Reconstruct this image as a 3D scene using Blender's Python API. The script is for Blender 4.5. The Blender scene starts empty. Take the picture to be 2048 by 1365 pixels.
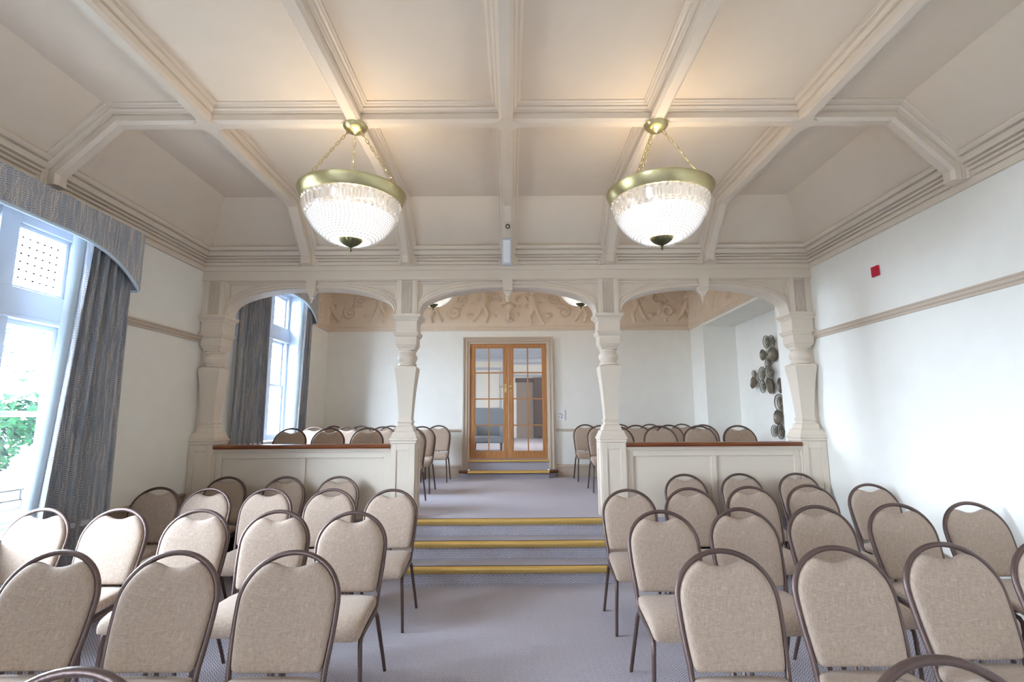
import bpy, bmesh, math, random
import numpy as np
from mathutils import Vector, Matrix
random.seed(7)
PI = math.pi
S = bpy.context.scene
COL = S.collection

# ------------------------------------------------------------------ camera
FPX, TILT, YAW, ROLL = 1047.0, 0.1492, 0.0017, -0.0061
cd = bpy.data.cameras.new('camera')
cam = bpy.data.objects.new('camera', cd)
COL.objects.link(cam)
cd.sensor_fit = 'HORIZONTAL'
cd.sensor_width = 36.0
cd.lens = FPX * 36.0 / 2048.0
cd.clip_start = 0.05
cd.clip_end = 200
_fw = Vector((math.sin(YAW) * math.cos(TILT), math.cos(YAW) * math.cos(TILT), math.sin(TILT)))
_rt = Vector((math.cos(YAW), -math.sin(YAW), 0))
_up = _rt.cross(_fw)
_r2 = _rt * math.cos(ROLL) + _up * math.sin(ROLL)
_u2 = -_rt * math.sin(ROLL) + _up * math.cos(ROLL)
cam.matrix_world = Matrix(((_r2.x, _u2.x, -_fw.x, 0.03), (_r2.y, _u2.y, -_fw.y, 0.0), (_r2.z, _u2.z, -_fw.z, 1.43), (0, 0, 0, 1)))
S.camera = cam

# ------------------------------------------------------------------ world, exposure
S.view_settings.view_transform = 'Standard'
S.view_settings.look = 'None'
S.view_settings.exposure = 0.17
S.view_settings.gamma = 1.0
S.view_settings.use_curve_mapping = False
W = bpy.data.worlds.new('sky')
S.world = W
W.use_nodes = True
bg = W.node_tree.nodes['Background']
bg.inputs[0].default_value = (0.68, 0.82, 1.0, 1)
_tc = W.node_tree.nodes.new('ShaderNodeTexCoord')
_sx = W.node_tree.nodes.new('ShaderNodeSeparateXYZ')
_mr = W.node_tree.nodes.new('ShaderNodeMapRange')      # hazy bright horizon, deeper zenith
_mr.inputs['From Min'].default_value = 0.25
_mr.inputs['From Max'].default_value = 0.85
_mr.inputs['To Min'].default_value = 86.0
_mr.inputs['To Max'].default_value = 36.0
W.node_tree.links.new(_tc.outputs['Generated'], _sx.inputs[0])
W.node_tree.links.new(_sx.outputs[2], _mr.inputs[0])
W.node_tree.links.new(_mr.outputs[0], bg.inputs[1])
S.cycles.max_bounces = 10
S.cycles.diffuse_bounces = 6
S.cycles.transparent_max_bounces = 16
S.cycles.sample_clamp_indirect = 8.0

# room measures
XL, XR = -3.233, 3.218      # side walls
YA = 5.40                   # front of the arcade
YB = 9.20                   # far wall
YN = -3.0                   # wall behind the camera
ZP = 0.456                  # raised floor
WIN = [(3.15, 0.0), (7.10, ZP), (-2.02, 0.0)]   # centre along the wall, height offset; last one added behind camera for daylight fill

# daylight portals: one in each window opening
for yc, dz in WIN:
    ld = bpy.data.lights.new('window_daylight', 'AREA')
    ld.shape = 'RECTANGLE'
    ld.size, ld.size_y = 1.8, 2.2
    ld.cycles.is_portal = True
    lo = bpy.data.objects.new('window_daylight', ld)
    COL.objects.link(lo)
    lo.location = (-3.66, yc, 1.81 + dz)
    lo.rotation_euler = (PI / 2, 0, -PI / 2)


# ------------------------------------------------------------------ materials
def lin(c):
    return tuple(((x / 255) / 12.92 if x / 255 < .04045 else ((x / 255 + .055) / 1.055) ** 2.4) for x in c)


class NT:
    def __init__(s, name):
        s.m = bpy.data.materials.new(name)
        s.m.use_nodes = True
        s.t = s.m.node_tree
        s.t.nodes.clear()
        s.out = s.n('ShaderNodeOutputMaterial')

    def n(s, typ, **kw):
        nd = s.t.nodes.new(typ)
        for k, v in kw.items():
            setattr(nd, k, v)
        return nd

    def l(s, a, b):
        s.t.links.new(a, b)

    def math(s, op, a, b=None, c=None):
        nd = s.n('ShaderNodeMath', operation=op)
        for i, x in enumerate((a, b, c)):
            if x is None:
                continue
            if isinstance(x, (int, float)):
                nd.inputs[i].default_value = x
            else:
                s.l(x, nd.inputs[i])
        return nd.outputs[0]

    def coords(s, scale=(1, 1, 1)):
        tc = s.n('ShaderNodeTexCoord')
        mp = s.n('ShaderNodeMapping')
        mp.inputs['Scale'].default_value = scale
        s.l(tc.outputs['Object'], mp.inputs[0])
        return mp.outputs[0]

    def noise(s, vec, scale, detail=4, rough=.55):
        nd = s.n('ShaderNodeTexNoise')
        nd.inputs['Scale'].default_value = scale
        nd.inputs['Detail'].default_value = detail
        nd.inputs['Roughness'].default_value = rough
        s.l(vec, nd.inputs['Vector'])
        return nd.outputs[0]

    def ramp(s, fac, stops):
        nd = s.n('ShaderNodeValToRGB')
        el = nd.color_ramp.elements
        while len(el) > 1:
            el.remove(el[0])
        el[0].position = stops[0][0]
        el[0].color = (*stops[0][1], 1)
        for p, c in stops[1:]:
            e = el.new(p)
            e.color = (*c, 1)
        s.l(fac, nd.inputs[0])
        return nd.outputs[0]

    def mix(s, fac, a, b):
        nd = s.n('ShaderNodeMix', data_type='RGBA')
        if isinstance(fac, (int, float)):
            nd.inputs[0].default_value = fac
        else:
            s.l(fac, nd.inputs[0])
        for i, x in ((6, a), (7, b)):
            if isinstance(x, tuple):
                nd.inputs[i].default_value = (*x, 1)
            else:
                s.l(x, nd.inputs[i])
        return nd.outputs[2]

    def bsdf(s, col, rough=.6, metal=0., spec=.5, bump=None, bstr=.2, bdist=.002):
        b = s.n('ShaderNodeBsdfPrincipled')
        if isinstance(col, tuple):
            b.inputs['Base Color'].default_value = (*col, 1)
        else:
            s.l(col, b.inputs['Base Color'])
        if isinstance(rough, (int, float)):
            b.inputs['Roughness'].default_value = rough
        else:
            s.l(rough, b.inputs['Roughness'])
        b.inputs['Metallic'].default_value = metal
        b.inputs['Specular IOR Level'].default_value = spec
        if bump is not None:
            bp = s.n('ShaderNodeBump')
            bp.inputs['Strength'].default_value = bstr
            bp.inputs['Distance'].default_value = bdist
            s.l(bump, bp.inputs['Height'])
            s.l(bp.outputs[0], b.inputs['Normal'])
        s.l(b.outputs[0], s.out.inputs[0])
        return b


def plain(name, rgb, rough=.6, metal=0., spec=.4, var=.04, scale=6., bstr=.06):
    t = NT(name)
    v = t.coords()
    nz = t.noise(v, scale)
    a = lin(rgb)
    lo = tuple(x * (1 - var) for x in a)
    hi = tuple(min(1, x * (1 + var)) for x in a)
    c = t.mix(nz, lo, hi)
    fine = t.noise(v, 220, 2)
    t.bsdf(c, rough, metal, spec, fine, bstr, .002)
    return t.m


M = {}
M['wall'] = plain('wall_paint', (240, 238, 230), .55, spec=.3)
M['trim'] = plain('stone_trim_paint', (217, 204, 187), .42, spec=.45, var=.025)
M['ceiling'] = plain('ceiling_paint', (222, 208, 190), .8, spec=.15, var=.03)
M['frieze'] = plain('frieze_plaster', (222, 204, 182), .7, spec=.25, var=.06, scale=9)
M['white'] = plain('white_gloss_paint', (196, 203, 214), .3, spec=.5, var=.01)
M['frame_metal'] = plain('bronze_hammered_metal', (98, 80, 75), .38, .55, .5, .12, 90, .35)
M['brass'] = plain('antique_brass', (190, 178, 134), .3, .95, .5, .1, 30, .02)
M['dark_brass'] = plain('dark_cast_brass', (92, 92, 66), .4, .85, .5, .35, 60, .1)
M['gold_strip'] = plain('gold_nosing_metal', (230, 198, 122), .34, .75, .5, .06, 14, .03)
M['rubber'] = plain('black_rubber', (34, 30, 34), .6, var=.05)
M['red'] = plain('red_plastic', (168, 22, 48), .35, var=.03)
M['plastic'] = plain('white_plastic', (236, 237, 240), .35, var=.01)
M['pewter'] = plain('pewter_metal', (120, 112, 98), .42, .75, .5, .35, 35, .4)
M['steel'] = plain('polished_brass_handle', (226, 202, 150), .2, .9, var=.03)
M['stone'] = plain('garden_stone', (56, 54, 52), .9, var=.3, scale=12, bstr=.5)
M['gravel'] = plain('pale_paving', (206, 204, 196), .9, var=.1, scale=8, bstr=.4)
M['hall_dark'] = plain('dark_mahogany', (70, 45, 38), .4, var=.2, scale=10)
M['hall_door'] = plain('brown_door', (140, 122, 112), .4, var=.06)
M['armchair'] = plain('grey_blue_upholstery', (120, 124, 132), .85, var=.1, scale=40, bstr=.4)
M['ledge'] = plain('taupe_dado', (152, 132, 112), .5, var=.03)


def m_wood(name, c1, c2, rough=.32, along='x'):
    t = NT(name)
    sc = {'x': (1.2, 22, 22), 'z': (22, 22, 1.2)}[along]
    v = t.coords(sc)
    n1 = t.noise(v, 2.5, 6, .65)
    c = t.ramp(n1, [(.25, lin(c1)), (.75, lin(c2))])
    t.bsdf(c, rough, 0, .5, n1, .08)
    return t.m


M['oak'] = m_wood('golden_oak', (142, 90, 46), (198, 142, 86), .3, 'z')
M['trim_shaded'] = plain('shaded_stone_trim_paint', (193, 177, 158), .45, spec=.4, var=.03)  # darker copy of the stone trim paint, shade put into its colour
M['rail_wood'] = m_wood('mahogany_rail', (82, 42, 22), (138, 78, 44), .28, 'x')


def m_fabric():
    t = NT('oatmeal_linen_weave')
    tc = t.n('ShaderNodeTexCoord')
    sp = t.n('ShaderNodeSeparateXYZ')
    t.l(tc.outputs['Object'], sp.inputs[0])
    mp1 = t.n('ShaderNodeMapping')
    mp1.inputs['Scale'].default_value = (900, 60, 40)
    mp2 = t.n('ShaderNodeMapping')
    mp2.inputs['Scale'].default_value = (40, 900, 900)
    t.l(tc.outputs['Object'], mp1.inputs[0])
    t.l(tc.outputs['Object'], mp2.inputs[0])
    a = t.noise(mp1.outputs[0], 1, 2)
    b = t.noise(mp2.outputs[0], 1, 2)
    w = t.math('ADD', t.math('MULTIPLY', a, .5), t.math('MULTIPLY', b, .5))
    c = t.ramp(w, [(.33, lin((136, 117, 102))), (.5, lin((168, 148, 132))), (.67, lin((194, 175, 158)))])
    bs = t.bsdf(c, .85, 0, .2, w, .25, .001)
    bs.inputs['Sheen Weight'].default_value = .15
    return t.m


M['fabric'] = m_fabric()


def m_carpet():
    t = NT('grey_herringbone_carpet')
    tc = t.n('ShaderNodeTexCoord')
    sp = t.n('ShaderNodeSeparateXYZ')
    t.l(tc.outputs['Object'], sp.inputs[0])
    x = sp.outputs[0]
    y = t.math('ADD', sp.outputs[1], sp.outputs[2])
    # zigzag courses with short yarn strokes
    zx = t.math('PINGPONG', x, .02)
    ph = t.math('ADD', t.math('MULTIPLY', y, 1.0), t.math('MULTIPLY', zx, 1.3))
    st = t.math('SINE', t.math('MULTIPLY', ph, 2 * PI / .021))
    v = t.coords()
    nz = t.noise(v, 160, 2)
    big = t.noise(v, 1.6, 3)
    f = t.math('ADD', t.math('MULTIPLY', st, .42), t.math('MULTIPLY', nz, 1.0))
    c = t.ramp(f, [(.2, lin((146, 142, 154))), (.5, lin((188, 184, 196))), (.8, lin((218, 215, 224)))])
    c2 = t.mix(t.math('MULTIPLY', big, .12), c, lin((150, 146, 150)))
    t.bsdf(c2, .95, 0, .1, f, .5, .004)
    return t.m


M['carpet'] = m_carpet()


def m_curtain():
    t = NT('blue_crackle_curtain_fabric')
    v = t.coords((1, 1, 1))
    warp = t.n('ShaderNodeTexNoise')
    warp.inputs['Scale'].default_value = 13
    warp.inputs['Detail'].default_value = 4
    t.l(v, warp.inputs['Vector'])
    add = t.n('ShaderNodeVectorMath', operation='MULTIPLY_ADD')
    t.l(warp.outputs[1], add.inputs[0])
    add.inputs[1].default_value = (.045, .045, .03)
    t.l(v, add.inputs[2])
    sp = t.n('ShaderNodeSeparateXYZ')
    t.l(add.outputs[0], sp.inputs[0])
    cb = t.n('ShaderNodeCombineXYZ')
    t.l(sp.outputs[2], cb.inputs[0])
    t.l(t.math('ADD', sp.outputs[0], sp.outputs[1]), cb.inputs[1])
    br = t.n('ShaderNodeTexBrick')
    br.inputs['Scale'].default_value = 1.0
    br.inputs['Brick Width'].default_value = .014
    br.inputs['Row Height'].default_value = .036
    br.inputs['Mortar Size'].default_value = .0026
    br.inputs['Mortar Smooth'].default_value = .3
    t.l(cb.outputs[0], br.inputs['Vector'])
    line = br.outputs['Fac']
    streak = t.noise(t.coords((30, 30, 3.0)), 1, 4, .6)
    mask = t.ramp(streak, [(.34, (.12, .12, .12)), (.56, (1, 1, 1))])
    streak2 = t.noise(t.coords((55, 55, 1.5)), 1, 3, .6)
    band = t.ramp(streak2, [(.60, (0, 0, 0)), (.64, (1, 1, 1))])
    tan = t.math('MAXIMUM', t.math('MULTIPLY', line, mask), t.math('MULTIPLY', band, .75))
    base = t.mix(t.noise(t.coords((12, 12, 2)), 1, 3), lin((116, 127, 144)), lin((158, 168, 182)))
    c = t.mix(t.math('MULTIPLY', tan, .90), base, lin((222, 208, 188)))
    t.bsdf(c, .8, 0, .2, line, .15)
    return t.m


M['curtain'] = m_curtain()
M['lining'] = plain('pale_blue_curtain_lining', (196, 212, 224), .8, var=.03, scale=40)


def m_glass():
    t = NT('clear_window_glass')
    tr = t.n('ShaderNodeBsdfTransparent')
    gl = t.n('ShaderNodeBsdfGlossy')
    gl.inputs['Roughness'].default_value = .02
    lw = t.n('ShaderNodeLayerWeight')
    lw.inputs[0].default_value = .5
    mx = t.n('ShaderNodeMixShader')
    t.l(t.math('ADD', t.math('MULTIPLY', t.math('POWER', lw.outputs[1], 4.0), .8), .04), mx.inputs[0])
    t.l(tr.outputs[0], mx.inputs[1])
    t.l(gl.outputs[0], mx.inputs[2])
    t.l(mx.outputs[0], t.out.inputs[0])
    return t.m


M['glass'] = m_glass()


def m_emit(name, col, st, mixcol=None, fac=.5):
    t = NT(name)
    e = t.n('ShaderNodeEmission')
    e.inputs[0].default_value = (*col, 1)
    e.inputs[1].default_value = st
    if mixcol is None:
        t.l(e.outputs[0], t.out.inputs[0])
    else:
        b = t.n('ShaderNodeBsdfPrincipled')
        b.inputs['Base Color'].default_value = (*mixcol, 1)
        b.inputs['Roughness'].default_value = .12
        ad = t.n('ShaderNodeAddShader')
        t.l(e.outputs[0], ad.inputs[0])
        t.l(b.outputs[0], ad.inputs[1])
        t.l(ad.outputs[0], t.out.inputs[0])
    return t.m


M['bowl'] = m_emit('lit_crystal_bowl', (1.0, .92, .80), .75, (.9, .9, .9))
M['bulb'] = m_emit('lit_bulb', (1.0, .86, .68), 30)


def m_crystal():
    t = NT('cut_crystal')
    tr = t.n('ShaderNodeBsdfTransparent')
    tr.inputs[0].default_value = (.93, .94, .95, 1)
    gl = t.n('ShaderNodeBsdfGlossy')
    gl.inputs['Roughness'].default_value = .05
    gl.inputs[0].default_value = (.95, .95, .97, 1)
    lw = t.n('ShaderNodeLayerWeight')
    lw.inputs[0].default_value = .55
    mx = t.n('ShaderNodeMixShader')
    t.l(t.math('ADD', t.math('MULTIPLY', lw.outputs[1], .6), .25), mx.inputs[0])
    t.l(tr.outputs[0], mx.inputs[1])
    t.l(gl.outputs[0], mx.inputs[2])
    tl = t.n('ShaderNodeBsdfTranslucent')
    tl.inputs[0].default_value = (.95, .95, .95, 1)
    m2 = t.n('ShaderNodeMixShader')
    m2.inputs[0].default_value = .12
    t.l(mx.outputs[0], m2.inputs[1])
    t.l(tl.outputs[0], m2.inputs[2])
    t.l(m2.outputs[0], t.out.inputs[0])
    return t.m


M['crystal'] = m_crystal()


def m_leaf(name, c1, c2):
    t = NT(name)
    nz = t.noise(t.coords(), 9, 3)
    c = t.ramp(nz, [(.3, lin(c1)), (.7, lin(c2))])
    t.bsdf(c, .7, 0, .08)
    return t.m


M['leaf'] = m_leaf('green_leaf', (2, 16, 6), (18, 60, 28))
M['leaf_light'] = m_leaf('pale_green_leaf', (6, 34, 14), (70, 110, 74))
M['bark'] = plain('bark', (96, 80, 64), .9, var=.3, scale=20)


# ------------------------------------------------------------------ mesh helpers
class MB:
    def __init__(s):
        s.v, s.f = [], []

    def add(s, vs, fs):
        o = len(s.v)
        s.v += [tuple(map(float, p)) for p in vs]
        s.f += [tuple(i + o for i in q) for q in fs]
        return s

    def box(s, x0, x1, y0, y1, z0, z1):
        vs = [(x, y, z) for z in (z0, z1) for y in (y0, y1) for x in (x0, x1)]
        return s.add(vs, [(0, 2, 3, 1), (4, 5, 7, 6), (0, 1, 5, 4), (2, 6, 7, 3), (0, 4, 6, 2), (1, 3, 7, 5)])

    def loft(s, rings, closed=True, caps=True, loop=False):
        n = len(rings[0])
        vs = [p for r in rings for p in r]
        fs = []
        R = len(rings)
        for i in range(R if loop else R - 1):
            j = (i + 1) % R
            for k in range(n if closed else n - 1):
                k2 = (k + 1) % n
                fs.append((i * n + k, i * n + k2, j * n + k2, j * n + k))
        if caps and not loop and closed:
            fs.append(tuple(range(n))[::-1])
            fs.append(tuple((R - 1) * n + k for k in range(n)))
        return s.add(vs, fs)

    def prism(s, poly, fn, t0, t1):
        return s.loft([[fn(a, b, t0) for a, b in poly], [fn(a, b, t1) for a, b in poly]])

    def lathe(s, prof, n=32, c=(0, 0, 0), square=False, ring=None, caps=True):
        k = 4 if square else n
        off = PI / 4 if square else 0
        m = math.sqrt(2) if square else 1
        rings = []
        for r, z in prof:
            rings.append([(c[0] + m * r * math.cos(off + 2 * PI * i / k), c[1] + m * r * math.sin(off + 2 * PI * i / k), c[2] + z) for i in range(k)])
        return s.loft(rings, caps=caps)

    def tube(s, pts, r, n=8, closed=False, flat=1.0):
        P = [Vector(p) for p in pts]
        N = len(P)
        T = []
        for i in range(N):
            a = P[(i - 1) % N] if (closed or i > 0) else P[i]
            b = P[(i + 1) % N] if (closed or i < N - 1) else P[i]
            T.append((b - a).normalized())
        ref = Vector((0, 0, 1)) if abs(T[0].z) < .9 else Vector((1, 0, 0))
        nrm = (ref - T[0] * ref.dot(T[0])).normalized()
        rings = []
        for i in range(N):
            nrm = (nrm - T[i] * nrm.dot(T[i])).normalized()
            bn = T[i].cross(nrm)
            rr = r[i] if isinstance(r, (list, tuple)) else r
            rings.append([tuple(P[i] + nrm * rr * math.cos(2 * PI * k / n) + bn * rr * flat * math.sin(2 * PI * k / n)) for k in range(n)])
        return s.loft(rings, loop=closed)

    def sweep(s, prof, path, fn, closed_path=False):
        """prof: closed list of (offset along the path normal, height out of plane); path: 2-D points; fn(a, b, h) -> xyz.
        Mitred corners; the normal is to the LEFT of the path direction."""
        N = len(path)
        P = [Vector(p) for p in path]
        rings = []
        for i in range(N):
            ds = []
            if closed_path or i > 0:
                ds.append((P[i] - P[(i - 1) % N]).normalized())
            if closed_path or i < N - 1:
                ds.append((P[(i + 1) % N] - P[i]).normalized())
            ns = [Vector((-d.y, d.x)) for d in ds]
            nn = ns[0] if len(ns) == 1 else (ns[0] + ns[1]).normalized()
            sc = 1 / max(.3, nn.dot(ns[0]))
            rings.append([fn(P[i].x + nn.x * sc * o, P[i].y + nn.y * sc * o, h) for o, h in prof])
        return s.loft(rings, loop=closed_path)

    def build(s, name, mat, parent=None, smooth=None, bevel=0, loc=None):
        me = bpy.data.meshes.new(name)
        off = Vector((0, 0, 0))
        if parent is not None:
            p = parent
            while p is not None:
                off += p.location
                p = p.parent
        elif loc is not None:
            off = Vector(loc)
        vs = [(p[0] - off.x, p[1] - off.y, p[2] - off.z) for p in s.v]
        me.from_pydata(vs, [], s.f)
        bm = bmesh.new()
        bm.from_mesh(me)
        bmesh.ops.recalc_face_normals(bm, faces=bm.faces)
        if smooth is not None:
            for f in bm.faces:
                f.smooth = True
            for e in bm.edges:
                if len(e.link_faces) == 2 and e.calc_face_angle(0) > smooth:
                    e.smooth = False
        bm.to_mesh(me)
        bm.free()
        me.materials.append(M[mat])
        o = bpy.data.objects.new(name, me)
        COL.objects.link(o)
        if parent is not None:
            o.parent = parent
        elif loc is not None:
            o.location = loc
        if bevel:
            b = o.modifiers.new('bevel', 'BEVEL')
            b.width = bevel
            b.segments = 2
            b.limit_method = 'ANGLE'
            b.angle_limit = .6
        return o


SM = .6


def box(x0, x1, y0, y1, z0, z1):
    return MB().box(x0, x1, y0, y1, z0, z1)


def tag(o, label=None, cat=None, group=None, kind=None):
    for k, v in (('label', label), ('category', cat), ('group', group), ('kind', kind)):
        if v:
            o[k] = v
    return o


def empty(name, loc=(0, 0, 0)):
    o = bpy.data.objects.new(name, None)
    COL.objects.link(o)
    o.location = loc
    o.empty_display_size = .1
    return o


def struct(o):
    o['kind'] = 'structure'
    return o


_n = {}


def num(base):
    _n[base] = _n.get(base, 0) + 1
    return '%s_%d' % (base, _n[base])


def wave(a, b, h):
    return (a, b, h)


# ------------------------------------------------------------------ shell
struct(box(XL - .4, XR + .2, YN, YA + .02, -.12, 0).build('floor', 'carpet'))
struct(box(XL - .4, 4.0, YA + .02, YB + .2, -.12, ZP).build('floor', 'carpet'))
# left wall with two window openings and the added one behind the camera
WT = .37
wl = MB()
ys = sorted(WIN)
lim = [YN - .2] + [e for yc, _ in ys for e in (yc - .9, yc + .9)] + [YB + .2]
for i in range(0, len(lim), 2):
    a, b = lim[i], lim[i + 1]
    wl.box(XL - WT, XL, a, b, -.1, 4.2)
for yc, dz in ys:
    wl.box(XL - WT, XL, yc - .9, yc + .9, -.1, .70 + dz)
    wl.box(XL - WT, XL, yc - .9, yc + .9, 2.92 + dz, 4.2)
struct(wl.build('wall_left', 'wall'))
# right wall with the recess
RY0, RY1, RD, RZ = 6.19, 8.58, 3.76, 2.955
wr = MB()
wr.box(XR, XR + .2, YN - .2, RY0, -.1, 4.2)
wr.box(XR, RD + .2, RY1, YB + .2, -.1, 4.2)
wr.box(XR, RD + .2, RY0, RY1, RZ, 4.2)
wr.box(RD, RD + .2, RY0, RY1, -.1, RZ)
wr.box(XR + .2, RD + .2, RY0 - .2, RY0, -.1, RZ)
struct(wr.build('wall_right', 'wall'))
# far wall with the door opening
DX0, DX1, DZ0, DZ1 = -.715, .665, .755, 2.775
wb = MB()
wb.box(XL - .2, DX0, YB, YB + .2, ZP - .1, 4.2)
wb.box(DX1, XR + .2, YB, YB + .2, ZP - .1, 4.2)
wb.box(DX0, DX1, YB, YB + .2, DZ1, 4.2)
struct(wb.build('wall_back', 'wall'))
struct(box(XL - .2, XR + .2, YN - .2, YN, -.1, 4.2).build('wall_front', 'wall'))
# wall above the arcade
struct(box(XL, XR, 5.44, 5.60, 2.99, 4.2).build('wall_arcade', 'wall'))
# ceilings
ZC, CXL, CXR, CYE = 3.63, -2.80, 2.78, 4.93
cz0 = 3.13
ce = MB()
top = [(CXL, YN), (CXR, YN), (CXR, CYE), (CXL, CYE)]
bot = [(XL - .02, YN), (XR + .02, YN), (XR + .02, 5.46), (XL - .02, 5.46)]
vs = [(x, y, ZC) for x, y in top] + [(x, y, cz0) for x, y in bot] + [(x, y, ZC + .08) for x, y in top] + [(x, y, cz0 + .12) for x, y in bot]
fs = [(0, 1, 2, 3), (1, 5, 6, 2), (2, 6, 7, 3), (3, 7, 4, 0), (8, 11, 10, 9), (9, 10, 14, 13), (10, 11, 15, 14), (11, 8, 12, 15),
      (4, 7, 15, 12), (7, 6, 14, 15), (6, 5, 13, 14), (0, 4, 12, 8), (1, 9, 13, 5), (0, 8, 9, 1)]
ce.add(vs, fs)
struct(ce.build('ceiling', 'ceiling'))
struct(box(XL - .2, RD + .2, 5.58, YB + .2, 3.92, 4.2).build('ceiling', 'ceiling'))

# ceiling beams with their ribs down the coving
BW = [(-.030, 0), (-.050, .020), (-.050, .060), (-.044, .063), (-.044, .068), (-.060, .071), (-.062, .082), (-.074, .094), (-.070, .098), (-.070, .103), (-.090, .107), (-.094, .116), (-.104, .120), (-.104, .15)]
BEAM = BW + [(-x, h) for x, h in reversed(BW)]


def beam(path, fn):
    # path in a vertical plane; profile as (height above the underside, lateral)
    return MB().sweep([(h, u) for u, h in BEAM], path, fn)


for bx in (-2.112, -1.066, .003, 1.068, 2.112):
    b = beam([(YN, 3.50), (4.865, 3.50), (5.245, 3.125), (5.245, 3.052)], lambda a, h, u, bx=bx: (bx + u, a, h))
    struct(b.build(num('trim'), 'trim'))
cb = beam([(-3.09, 3.052), (-3.09, 3.125), (-2.725, 3.50), (2.725, 3.50), (3.085, 3.125), (3.085, 3.052)], lambda a, h, u: (a, 3.45 + u, h))
struct(cb.build(num('trim'), 'trim'))
# little broached blocks where the beams cross
for bx in (-2.112, -1.066, .003, 1.068, 2.112):
    pl = [(-.10, -.03), (-.05, -.05), (-.03, -.10), (.03, -.10), (.05, -.05), (.10, -.03), (.10, .03), (.05, .05), (.03, .10), (-.03, .10), (-.05, .05), (-.10, .03)]
    struct(MB().prism(pl, lambda a, b2, t: (bx + a, 3.45 + b2, t), 3.4985, 3.53).build(num('trim'), 'trim'))

# cornice round three sides
CP = [(0, 3.005), (.024, 3.005), (.026, 3.052), (.014, 3.055), (.014, 3.061), (.030, 3.064), (.032, 3.092), (.018, 3.095), (.018, 3.102), (.042, 3.105), (.046, 3.120),
      (.030, 3.123), (.030, 3.130), (.060, 3.133), (.062, 3.146), (.046, 3.149), (.046, 3.156), (.074, 3.160), (.078, 3.174), (.086, 3.196), (.072, 3.200), (.072, 3.207),
      (.098, 3.211), (.106, 3.222), (.112, 3.240), (.104, 3.250), (.082, 3.256), (0, 3.30)]
struct(MB().sweep([(-o, h) for o, h in CP], [(XL, YN), (XL, YA), (XR, YA), (XR, YN)], wave).build(num('trim'), 'trim'))
# lintel over the arcade
ln = MB().box(XL, XR, YA - .012, 5.62, 2.905, 3.02)
struct(ln.build(num('trim'), 'trim'))
# picture rails
RP = [(0, 2.250), (.018, 2.250), (.020, 2.268), (.034, 2.276), (.036, 2.296), (.044, 2.302), (.044, 2.312), (.030, 2.318), (0, 2.320)]
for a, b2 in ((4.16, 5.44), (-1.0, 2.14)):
    struct(MB().sweep([(-o, h) for o, h in RP], [(XL, a), (XL, b2)], wave).build(num('trim'), 'trim_shaded'))
struct(MB().sweep([(o, h) for o, h in RP], [(XR, YN), (XR, 5.44)], wave).build(num('trim'), 'trim_shaded'))
# low dado along the front room
DP = [(0, 0), (.018, 0), (.018, .69), (.030, .695), (.034, .715), (.022, .726), (0, .728)]
struct(MB().sweep([(-o, h) for o, h in DP], [(XL, 4.08), (XL, 5.36)], wave).build('baseboard_left', 'ledge'))
BB = [(0, 0), (.016, 0), (.016, .13), (.010, .15), (0, .155)]
struct(MB().sweep(BB, [(XR, YN), (XR, 5.36)], wave).build('baseboard_right', 'trim'))
# raised room: skirting and dado rail on the far wall
SK = [(0, ZP), (.018, ZP), (.018, .615), (.026, .622), (.026, .640), (.014, .656), (0, .665)]
DR = [(0, 1.225), (.014, 1.228), (.022, 1.240), (.022, 1.256), (.010, 1.266), (0, 1.268)]
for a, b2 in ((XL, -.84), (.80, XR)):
    struct(MB().sweep([(-o, h) for o, h in SK], [(a, YB), (b2, YB)], wave).build('baseboard_back', 'trim_shaded'))
    struct(MB().sweep([(-o, h) for o, h in DR], [(a, YB), (b2, YB)], wave).build(num('trim'), 'trim_shaded'))

# ------------------------------------------------------------------ relief frieze
rng = np.random.default_rng(3)


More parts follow.
